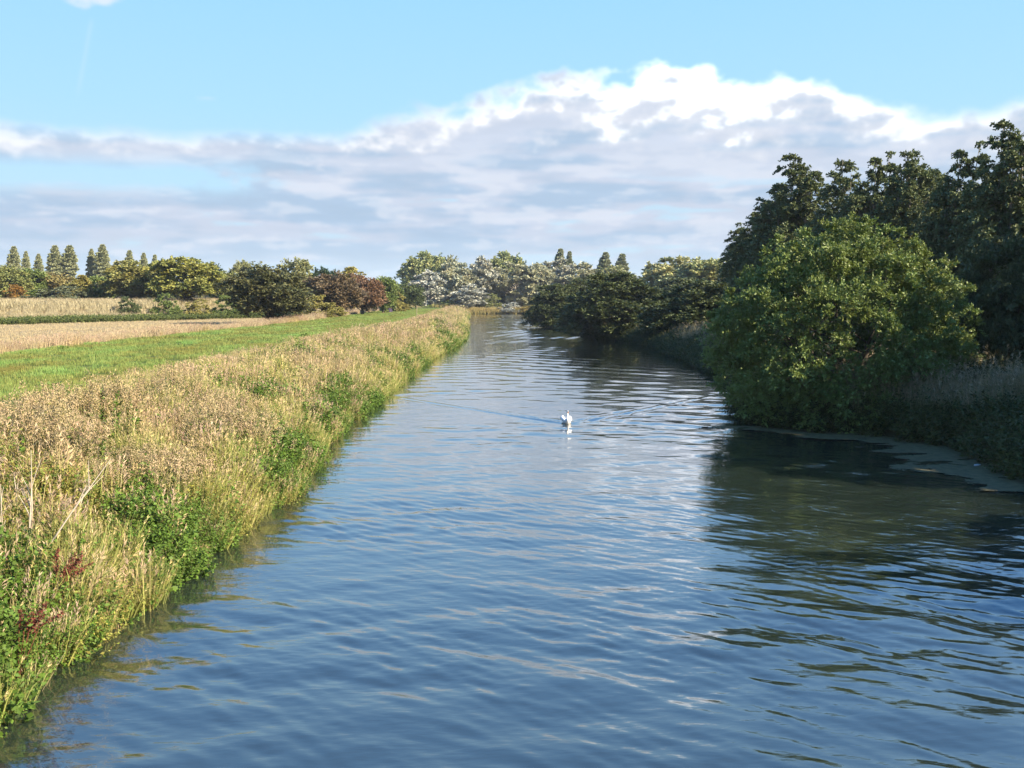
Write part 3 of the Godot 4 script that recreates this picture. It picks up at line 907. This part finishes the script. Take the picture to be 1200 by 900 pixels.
func build_bank() -> void:
	rnd.seed = 52
	var straw := Color(0.396, 0.323, 0.145)
	var pale := Color(0.436, 0.376, 0.198)
	var lime := Color(0.218, 0.238, 0.059)
	var green := Color(0.073, 0.125, 0.023)
	var bright := Color(0.099, 0.172, 0.026)
	var russet := Color(0.238, 0.145, 0.092)
	var mat := leaf_mat(Color.WHITE, 0.35, 0.6, 0.3)
	var sets := {
		"dry_grass": [grass_tuft(50, 1.0, 0.30, 0.008, straw, pale, 0.25, Color(0.343, 0.271, 0.152)), "tall dry straw coloured grass covering the left bank", "grass", [], []],
		"pinkish_grass": [grass_tuft(46, 1.05, 0.30, 0.008, lime, straw, 0.6, Color(0.370, 0.264, 0.178)), "tall grass with pinkish brown seed heads on the left bank", "grass", [], []],
		"green_grass": [grass_tuft(56, 0.9, 0.30, 0.010, lime, Color(0.264, 0.277, 0.086), 0.15, straw), "long yellow green grass along the left water's edge", "grass", [], []],
		"green_herbs": [leafy_herb(26, 0.95, 0.30, 0.13, 0.28, green, bright, 9, 0.0, straw), "fresh green nettles and herbs on the left bank", "herbs", [], []],
		"yellow_herbs": [leafy_herb(24, 0.85, 0.32, 0.10, 0.26, Color(0.165, 0.205, 0.040), Color(0.251, 0.224, 0.059), 9, 0.3, Color(0.277, 0.158, 0.079)), "yellowing leafy weeds at the foot of the left bank", "herbs", [], []],
		"tall_stems": [grass_tuft(14, 1.35, 0.35, 0.006, straw, pale, 1.0, Color(0.409, 0.310, 0.185)), "tall golden reed grass stems standing above the left bank", "grass", [], []],
		"seeding_herbs": [leafy_herb(22, 1.3, 0.34, 0.12, 0.22, Color(0.106, 0.125, 0.033), Color(0.198, 0.172, 0.066), 10, 2.2, Color(0.370, 0.290, 0.165)), "tall weeds gone to beige seed on the left bank", "herbs", [], []],
	}
	var z := -9.0
	while z > -388.0:
		var dist := -z
		var dens: float = 28.0 if dist < 32 else (20.0 if dist < 70 else (11.0 if dist < 160 else 5.0))
		var dz: float = 0.5 if dist < 70 else 1.5
		var wide := 8.6
		var lx := left_x(z)
		for k in int(wide * dz * dens):
			var zz := z - rf(0, dz)
			var u := rnd.randf()
			var d := u * wide - 0.35
			var x := left_x(zz) - d
			var n := patch_noise.get_noise_2d(x * 1.0, zz * 1.0)
			var n2 := patch_noise.get_noise_2d(x * 1.3 + 80.0, zz * 1.3)
			var near := smoothstep(40.0, 18.0, dist)
			var kind := "dry_grass"
			var edge := smoothstep(2.6, 0.2, d)
			if n2 + edge * 0.45 + near * 0.5 > 0.22:
				kind = "green_herbs" if n > 0.02 else ("yellow_herbs" if near > 0.35 else "green_grass")
			elif n > 0.16:
				kind = "pinkish_grass" if rnd.randf() < 0.5 else "green_grass"
			elif n < (-0.04 if dist < 45 else -0.16) or edge > 0.5:
				kind = "green_grass"
			if absf(dist - 30.0) < 7.5 and d > 0.6 and d < 6.0 and n2 + rf(-0.3, 0.3) > 0.0:
				kind = "seeding_herbs" if rnd.randf() < 0.4 else "green_herbs"
			if d < 2.0 and rnd.randf() < 0.6 * smoothstep(80.0, 30.0, dist):
				kind = "green_herbs" if n > -0.1 else "green_grass"
			if rnd.randf() < 0.34:
				kind = ["dry_grass", "green_grass", "pinkish_grass", "green_grass", "green_herbs", "tall_stems", "green_grass", "green_herbs"][rnd.randi() % 8]
			if kind == "tall_stems" and d > 5.5:
				kind = "green_grass"
			var clumpy := patch_noise.get_noise_2d(x * 5.0, zz * 4.0)
			var s := rf(0.75, 1.2) * (1.0 + 0.75 * clumpy) * (1.0 - 0.5 * smoothstep(4.5, 8.4, d)) * (0.8 if d < 0.4 else 1.0)
			if dist > 70:
				s *= 1.12
			var fat := s * (1.0 if dist < 45 else (1.15 if dist < 100 else 1.5))
			var b := Basis.from_euler(Vector3(rf(-0.12, 0.12), rf(0, TAU) if kind.ends_with("herbs") else rf(-0.9, 0.9), rf(-0.05, 0.25) if d < 1.0 else rf(-0.1, 0.1)))
			b = b.scaled(Vector3(fat, s, fat))
			if d < 0.9:
				b = Basis(Vector3(0, 0, 1), -rf(0.1, 0.6)) * b
			sets[kind][3].append(Transform3D(b, Vector3(x, maxf(height(x, zz), -0.05) - 0.05, zz)))
			var q := rf(0.82, 1.18)
			sets[kind][4].append(Color(q * rf(0.94, 1.06), q, q * rf(0.9, 1.1)))
		z -= dz
	for key in sets:
		scatter(key, sets[key][0], mat, sets[key][3], sets[key][4], sets[key][1], sets[key][2])

	# short grass of the green path, and dock leaves in it
	var turf := grass_tuft(70, 0.17, 0.5, 0.010, Color(0.115, 0.180, 0.034), Color(0.205, 0.245, 0.075), 0.0, straw)
	var pl := []
	var tn := []
	for k in 9000:
		var dist := 34.0 + 300.0 * pow(rnd.randf(), 1.7)
		var x := left_x(-dist) - rf(7.2, 26.0)
		var zz := -dist
		var f := 1.0 if dist < 80 else 1.8
		pl.append(Transform3D(Basis.from_euler(Vector3(0, rf(0, TAU), 0)).scaled(Vector3(f, rf(0.7, 1.6), f)), Vector3(x, height(x, zz) - 0.02, zz)))
		var pn := patch_noise.get_noise_2d(x * 1.5, zz * 0.6)
		var q := rf(0.75, 1.2) * (1.0 + 0.35 * pn)
		tn.append(Color(q * rf(0.85, 1.2) * (1.0 - 0.35 * pn), q, q))
	scatter("path_turf", turf, mat, pl, tn, "short bright green grass of the riverside path", "grass")

	var weed := leafy_herb(16, 0.42, 0.3, 0.24, 0.34, Color(0.10, 0.16, 0.035), Color(0.16, 0.22, 0.05), 8, 0.0, straw)
	var wp := []
	var wt := []
	for k in 70:
		var zz := -36.0 - 240.0 * pow(rnd.randf(), 1.6)
		var off := 25.0 - absf(rnd.randfn(0.0, 3.0)) if rnd.randf() < 0.6 else rf(7.5, 25.0)
		var x := left_x(zz) - off
		wp.append(Transform3D(Basis.from_euler(Vector3(0, rf(0, TAU), 0)).scaled(Vector3(1, 0.6, 1) * rf(0.4, 1.1)), Vector3(x, height(x, zz) - 0.02, zz)))
		var q := rf(0.8, 1.25)
		wt.append(Color(q, q, q))
	scatter("path_weeds", weed, mat, wp, wt, "dock and plantain leaves scattered over the green path", "weeds")

	# dry fringe between path and field, stubble on the field, scrub and dry grass on the slope behind
	var fringe := grass_tuft(44, 1.0, 0.35, 0.010, pale, Color(0.42, 0.35, 0.22), 0.6, Color(0.38, 0.28, 0.19))
	var fp := []
	var ft := []
	for k in 3600:
		var dist := 50.0 + 290.0 * pow(rnd.randf(), 1.3)
		var zz := -dist
		var x := left_x(zz) - 26.5 - pow(rnd.randf(), 2.0) * 4.0 - patch_noise.get_noise_2d(zz, 7.0) * 1.2
		var s := rf(0.45, 1.15) * (0.75 + 0.9 * maxf(0.0, patch_noise.get_noise_2d(zz * 0.5, 30.0) + 0.15))
		fp.append(Transform3D(Basis.from_euler(Vector3(0, rf(0, TAU), 0)).scaled(Vector3(s * 1.4, s, s * 1.4)), Vector3(x, height(x, zz) - 0.05, zz)))
		var q := rf(0.8, 1.2)
		ft.append(Color(q, q * rf(0.9, 1.05), q * rf(0.85, 1.1)))
	scatter("dry_fringe", fringe, mat, fp, ft, "reddish dry grass fringe between green path and stubble field", "grass")
	var stub := grass_tuft(26, 0.22, 0.9, 0.012, Color(0.330, 0.264, 0.145), Color(0.409, 0.343, 0.211), 0.0, straw)
	var sp := []
	var stt := []
	for k in 7000:
		var zz := -rf(60, 215)
		var x := left_x(zz) - rf(29, 95)
		if (x + 80.0) * -0.876 + (zz + 148.0) * -0.482 > -3.0:
			continue
		sp.append(Transform3D(Basis.from_euler(Vector3(0, rf(0, TAU), 0)).scaled(Vector3(1.2, rf(0.6, 1.3), 1.2)), Vector3(x, height(x, zz) - 0.02, zz)))
		var q := rf(0.8, 1.15)
		stt.append(Color(q, q * rf(0.95, 1.03), q))
	scatter("field_stubble", stub, mat, sp, stt, "pale stubble covering the flat field left of the path", "stubble")
	var scrub := leafy_herb(30, 1.1, 0.8, 0.22, 0.35, Color(0.090, 0.125, 0.035), Color(0.140, 0.165, 0.050), 16, 0.0, straw)
	var dp := []
	var dt := []
	var gp := []
	var gt := []
	for k in 5200:
		var along := rf(-70, 100)
		var sd := rf(-5.0, 34.0)
		var x := -80.0 + 0.482 * along - 0.876 * sd
		var zz := -148.0 - 0.876 * along - 0.482 * sd
		if x > -47.0 or zz > -60:
			continue
		var s := rf(0.8, 1.25)
		var tr := Transform3D(Basis.from_euler(Vector3(0, rf(0, TAU), 0)).scaled(Vector3(s * 1.5, s, s * 1.5)), Vector3(x, height(x, zz) - 0.05, zz))
		var q := rf(0.8, 1.2)
		if sd < 1.5 + patch_noise.get_noise_2d(along, 3.0) * 3.0:
			dp.append(tr)
			dt.append(Color(q, q, q))
		else:
			gp.append(tr)
			gt.append(Color(q, q, q))
	scatter("field_edge_scrub", scrub, mat, dp, dt, "dark green scrub in a line at the back of the field", "scrub")
	scatter("slope_grass", grass_tuft(44, 1.1, 0.4, 0.016, Color(0.36, 0.32, 0.19), Color(0.43, 0.38, 0.24), 0.3, Color(0.33, 0.26, 0.16)), mat, gp, gt, "dry pale grass on the slope in front of the left wood", "grass")

	# reeds of the far bank
	var reed := grass_tuft(40, 1.7, 0.5, 0.03, Color(0.264, 0.238, 0.066), Color(0.363, 0.304, 0.119), 0.4, straw)
	var rp := []
	var rt := []
	for k in 900:
		var x := rf(-34, 40)
		var zz := FAR_EDGE - rf(-0.2, 7.0)
		rp.append(Transform3D(Basis.from_euler(Vector3(0, rf(0, TAU), 0)).scaled(Vector3(1.4, rf(0.8, 1.2), 1.4)), Vector3(x, maxf(height(x, zz), 0.0) - 0.1, zz)))
		var q := rf(0.8, 1.2)
		rt.append(Color(q, q * rf(0.9, 1.05), q))
	scatter("far_reeds", reed, mat, rp, rt, "yellow reeds along the far bank under the silvery trees", "reeds")

	# the right bank
	var rough := grass_tuft(46, 1.5, 0.4, 0.010, Color(0.112, 0.125, 0.040), Color(0.25, 0.225, 0.12), 0.4, Color(0.30, 0.25, 0.16))
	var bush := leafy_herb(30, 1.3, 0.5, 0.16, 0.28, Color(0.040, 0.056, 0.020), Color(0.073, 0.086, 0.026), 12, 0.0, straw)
	var ap := []
	var at := []
	var bp := []
	var bt := []
	for k in 7500:
		var zz := -24.0 - 190.0 * pow(rnd.randf(), 1.3)
		var d := rf(-0.25, 11.0)
		var x := right_x(zz) + d
		var s := rf(0.8, 1.35)
		var b := Basis.from_euler(Vector3(rf(-0.1, 0.1), rf(0, TAU), 0)).scaled(Vector3(s * 1.2, s, s * 1.2))
		if d < 0.8:
			b = Basis(Vector3(0, 0, 1), rf(0.1, 0.7)) * b
		var tr := Transform3D(b, Vector3(x, maxf(height(x, zz), -0.05) - 0.05, zz))
		var q := rf(0.8, 1.2)
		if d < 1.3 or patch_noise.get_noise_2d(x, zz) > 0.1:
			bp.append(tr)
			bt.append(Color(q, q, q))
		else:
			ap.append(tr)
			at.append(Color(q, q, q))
	scatter("rough_grass", rough, mat, ap, at, "rough dry grass on top of the shaded right bank", "grass")
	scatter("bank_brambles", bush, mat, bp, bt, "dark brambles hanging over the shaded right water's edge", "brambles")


# ---------------------------------------------------------------- small things
func build_small_things() -> void:
	rnd.seed = 63
	build_swan()
	build_stalks()
	build_docks()
	build_mats()
	build_shelter()
	# pale pole by the far bushes, stake on the bank
	var hp := Heap.new()
	hp.tube([Vector3(0, -0.3, 0), Vector3(0, 5, 0), Vector3(0, 9.0, 0)], [0.28, 0.24, 0.2], 8, Color.WHITE)
	hp.tube([Vector3(0, 9.0, 0), Vector3(0, 9.15, 0)], [0.2, 0.02], 8, Color.WHITE)
	var pole := whole("pole", hp.mesh(true), plain_mat(lin(0.5, 0.49, 0.46), 0.7), "pale slim pole standing among the bushes beside the path", "pole")
	pole.position = Vector3(-35.0, height(-35.0, -290.0), -290.0)
	var st := Heap.new()
	st.tube([Vector3(0, -0.3, 0), Vector3(0.02, 1.2, 0), Vector3(0.03, 2.4, 0)], [0.07, 0.065, 0.06], 7, Color.WHITE)
	st.tube([Vector3(0.03, 2.4, 0), Vector3(0.03, 2.44, 0)], [0.06, 0.01], 7, Color.WHITE)
	var stake := whole("stake", st.mesh(true), plain_mat(lin(0.34, 0.29, 0.19)), "thin wooden stake standing in the grass beside the path", "stake")
	stake.position = Vector3(-18.0, height(-18.0, -192.0), -192.0)


func build_swan() -> void:
	var o := thing("swan", SWAN, "white swan swimming towards the viewer in mid river", "swan")
	o.rotation.y = 0.12
	o.scale = Vector3.ONE * 0.92
	# heading +z: tail, body, breast, neck, head in one skin
	var spine := [Vector3(0, 0.20, -0.62), Vector3(0, 0.16, -0.50), Vector3(0, 0.11, -0.32), Vector3(0, 0.09, -0.1), Vector3(0, 0.10, 0.12), Vector3(0, 0.15, 0.30), Vector3(0, 0.22, 0.38), Vector3(0, 0.31, 0.37), Vector3(0, 0.42, 0.30), Vector3(0, 0.54, 0.26), Vector3(0, 0.65, 0.28), Vector3(0, 0.71, 0.33), Vector3(0, 0.715, 0.40), Vector3(0, 0.70, 0.45)]
	var rad := [0.02, 0.09, 0.17, 0.21, 0.205, 0.16, 0.105, 0.07, 0.052, 0.047, 0.047, 0.058, 0.05, 0.022]
	var hp := Heap.new()
	hp.tube(spine, rad, 16, Color.WHITE)
	var feather := plain_mat(lin(0.62, 0.62, 0.61), 0.7)
	part("body", hp.mesh(true), feather, o)
	for s in [-1.0, 1.0]:
		var w := Heap.new()
		w.tube([Vector3(0.12 * s, 0.14, 0.2), Vector3(0.21 * s, 0.22, 0.05), Vector3(0.21 * s, 0.28, -0.2), Vector3(0.14 * s, 0.30, -0.45), Vector3(0.06 * s, 0.27, -0.66)], [0.03, 0.10, 0.12, 0.09, 0.015], 10, Color.WHITE)
		part("wing", w.mesh(true), feather, o)
	var bk := Heap.new()
	bk.tube([Vector3(0, 0.70, 0.43), Vector3(0, 0.675, 0.49), Vector3(0, 0.645, 0.56)], [0.026, 0.021, 0.010], 8, Color.WHITE)
	part("beak", bk.mesh(true), plain_mat(lin(0.42, 0.12, 0.03), 0.5), o)
	var kn := Heap.new()
	kn.tube([Vector3(0, 0.715, 0.425), Vector3(0, 0.722, 0.45), Vector3(0, 0.70, 0.475)], [0.014, 0.026, 0.012], 8, Color.WHITE)
	for s in [-1.0, 1.0]:
		kn.tube([Vector3(0.03 * s, 0.712, 0.41), Vector3(0.035 * s, 0.71, 0.43), Vector3(0.024 * s, 0.70, 0.455)], [0.006, 0.012, 0.008], 6, Color.WHITE)
	part("face_marking", kn.mesh(true), plain_mat(lin(0.015, 0.015, 0.015), 0.5), o)


func stalk_plant(called: String, at: Vector3, label: String, h: float, lean: Vector3, branches: int, umbels: bool) -> void:
	var o := thing(called, at, label, "dead plant", "dead stalks on the left bank")
	var st := Heap.new()
	var um := Heap.new()
	for b in branches:
		var p := Vector3(rf(-0.45, 0.45), -0.1, rf(-0.35, 0.35))
		var d := lean + Vector3(rf(-0.35, 0.3), 0, rf(-0.25, 0.25))
		var hh := h * rf(0.6, 1.05)
		var tip := p + Vector3(0, hh, 0) + d * hh
		var mid := p.lerp(tip, 0.5) + Vector3(rf(-0.16, 0.16), rf(-0.05, 0.1), rf(-0.12, 0.12))
		st.tube([p, mid, tip], [0.018, 0.014, 0.006], 6, Color.WHITE)
		for f in 3:
			var t := rf(0.4, 0.85)
			var s := p.lerp(mid, t * 2.0) if t < 0.5 else mid.lerp(tip, t * 2.0 - 1.0)
			var e := s + (d * 0.5 + Vector3(rf(-0.5, 0.5), 0.75, rf(-0.5, 0.5))) * hh * rf(0.2, 0.36)
			st.tube([s, s.lerp(e, 0.5) + Vector3(0, 0.03, 0), e], [0.010, 0.007, 0.004], 5, Color.WHITE)
			if umbels:
				for r in 9:
					var q := e + Vector3(rf(-0.13, 0.13), rf(0.02, 0.09), rf(-0.13, 0.13))
					um.tube([e, q], [0.003, 0.002], 4, Color.WHITE)
					for l in 6:
						var ld := dirv()
						um.leaf(q, ld * 0.035, side_of(ld) * 0.012, Color.WHITE * rf(0.8, 1.2))
	part("stalk", st.mesh(true), plain_mat(lin(0.40, 0.35, 0.28), 0.8), o)
	if umbels:
		tag(part("seed_head", um.mesh(), plain_mat(lin(0.27, 0.21, 0.15), 0.9), o), "", "", "", "stuff")

func build_stalks() -> void:
	for s in [
		["dead_hogweed", -9.8, -18.6, "bleached dead stalks with the tallest forked stem on left bank", 2.5, Vector3(0.42, 0, 0.0), 4, false],
		["dead_hogweed", -10.7, -18.7, "bleached forked dead stalks cut by the left edge", 1.7, Vector3(0.2, 0, 0.15), 3, false],
		["dead_hogweed", -10.2, -20.2, "dead hogweed with brown seed heads beside the tallest bleached stem", 1.5, Vector3(0.1, 0, 0.0), 5, true],
		["dead_hogweed", -11.5, -21.0, "dead hogweed with brown seed heads behind the forked stalks", 1.5, Vector3(0.0, 0, 0.0), 5, true],
	]:
		stalk_plant(s[0], Vector3(s[1], height(s[1], s[2]), s[2]), s[3], s[4], s[5], s[6], s[7])

func build_docks() -> void:
	for s in [[-8.25, -15.2, "dark red dock seed stalks above the near left water's edge", 0.85], [-8.2, -13.6, "dark red dock leaves hanging at the lower left water's edge", 0.6], [-8.6, -17.3, "dark red dock stalks lying over the green weeds", 0.75]]:
		var o := thing("dock_plant", Vector3(s[0], maxf(height(s[0], s[1]), 0.0) + 0.6, s[1]), s[2], "dock plant", "red docks on the left bank")
		var hp := Heap.new()
		var st := Heap.new()
		for k in 5:
			var d := Vector3(rf(0.1, 0.9), rf(0.5, 1.0), rf(-0.4, 0.6)).normalized() * float(s[3])
			st.tube([Vector3(0, -0.65, 0), d * 0.5, d], [0.01, 0.008, 0.004], 5, Color.WHITE)
			for l in 90:
				var t := rf(0.35, 1.0)
				var ld := (dirv() + d).normalized()
				hp.leaf(d * t + dirv() * 0.035, ld * 0.05, side_of(ld) * 0.016, Color.WHITE * rf(0.7, 1.3))
		part("stalk", st.mesh(true), plain_mat(lin(0.13, 0.05, 0.03)), o)
		tag(part("seed_head", hp.mesh(), leaf_mat(lin(0.15, 0.045, 0.03), 0.2), o), "", "", "", "stuff")

func build_mats() -> void:
	# floating weed in the still corner under the right bank
	var st := SurfaceTool.new()
	st.begin(Mesh.PRIMITIVE_TRIANGLES)
	var fn := FastNoiseLite.new()
	fn.seed = 31
	fn.frequency = 0.35
	fn.fractal_octaves = 4
	var cell := 0.06
	var hp := Heap.new()
	var z := -29.0
	while z > -46.5:
		var rx := right_x(z)
		var x := rx - 5.5
		while x < rx + 0.4:
			var d := rx - x
			var wide := 2.4 * smoothstep(-29.0, -36.0, z) + 1.2
			if d + fn.get_noise_2d(x * 0.6, z * 1.6) * 2.6 + rf(-0.16, 0.3) * rf(0, 1.4) < wide and fn.get_noise_2d(x * 1.2 + 30.0, z * 2.5) > -0.62:
				var n := hp.v.size()
				var y := 0.034
				for q in [[0, 0], [1, 0], [1, 1], [0, 1]]:
					var px: float = x + q[0] * cell
					var pz: float = z - q[1] * cell
					hp.v.append(Vector3(px, y + fn.get_noise_2d(px * 9.0, pz * 9.0) * 0.006, pz))
					var k := 1.0 + fn.get_noise_2d(px * 7.0, pz * 7.0) * 0.5
					hp.c.append(Color(0.085 * k, 0.075 * k, 0.035 * k))
				hp.i.append_array(PackedInt32Array([n, n + 3, n + 1, n + 1, n + 3, n + 2]))
			x += cell
		z -= cell
	whole("floating_weed", hp.mesh(true), plain_mat(Color.WHITE, 0.8), "brownish floating weed in the still corner below the sallow", "water weed", "stuff")
	# a scrap of litter on it
	var lt := Heap.new()
	lt.tube([Vector3(-0.16, 0.0, 0), Vector3(-0.13, 0.0, 0), Vector3(0.05, 0, 0), Vector3(0.11, 0, 0), Vector3(0.13, 0, 0), Vector3(0.17, 0, 0)], [0.01, 0.04, 0.042, 0.02, 0.016, 0.016], 10, Color.WHITE)
	var l := whole("litter_bottle", lt.mesh(true), plain_mat(lin(0.5, 0.55, 0.6), 0.35), "small pale plastic bottle lying on the floating weed", "bottle")
	l.position = Vector3(18.4, 0.06, -35.2)
	l.rotation.y = 0.4


func build_shelter() -> void:
	# a low dark dome beside the path, far off
	var x := -31.0
	var z := -252.0
	var o := thing("small_shelter", Vector3(x, height(x, z), z), "small dark purple domed shelter far along the green path", "shelter")
	var hp := Heap.new()
	hp.tube([Vector3(0, -0.1, 0), Vector3(0, 0.35, 0), Vector3(0, 0.75, 0), Vector3(0, 1.05, 0), Vector3(0, 1.2, 0)], [0.85, 0.82, 0.66, 0.38, 0.03], 12, Color.WHITE)
	part("fly_sheet", hp.mesh(true), plain_mat(lin(0.035, 0.025, 0.045), 0.8), o)
	var dr := Heap.new()
	dr.tube([Vector3(0.12, 0.0, 0.52), Vector3(0.12, 0.4, 0.5), Vector3(0.12, 0.72, 0.4)], [0.36, 0.34, 0.2], 10, Color.WHITE)
	part("porch", dr.mesh(true), plain_mat(lin(0.06, 0.045, 0.08), 0.8), o)
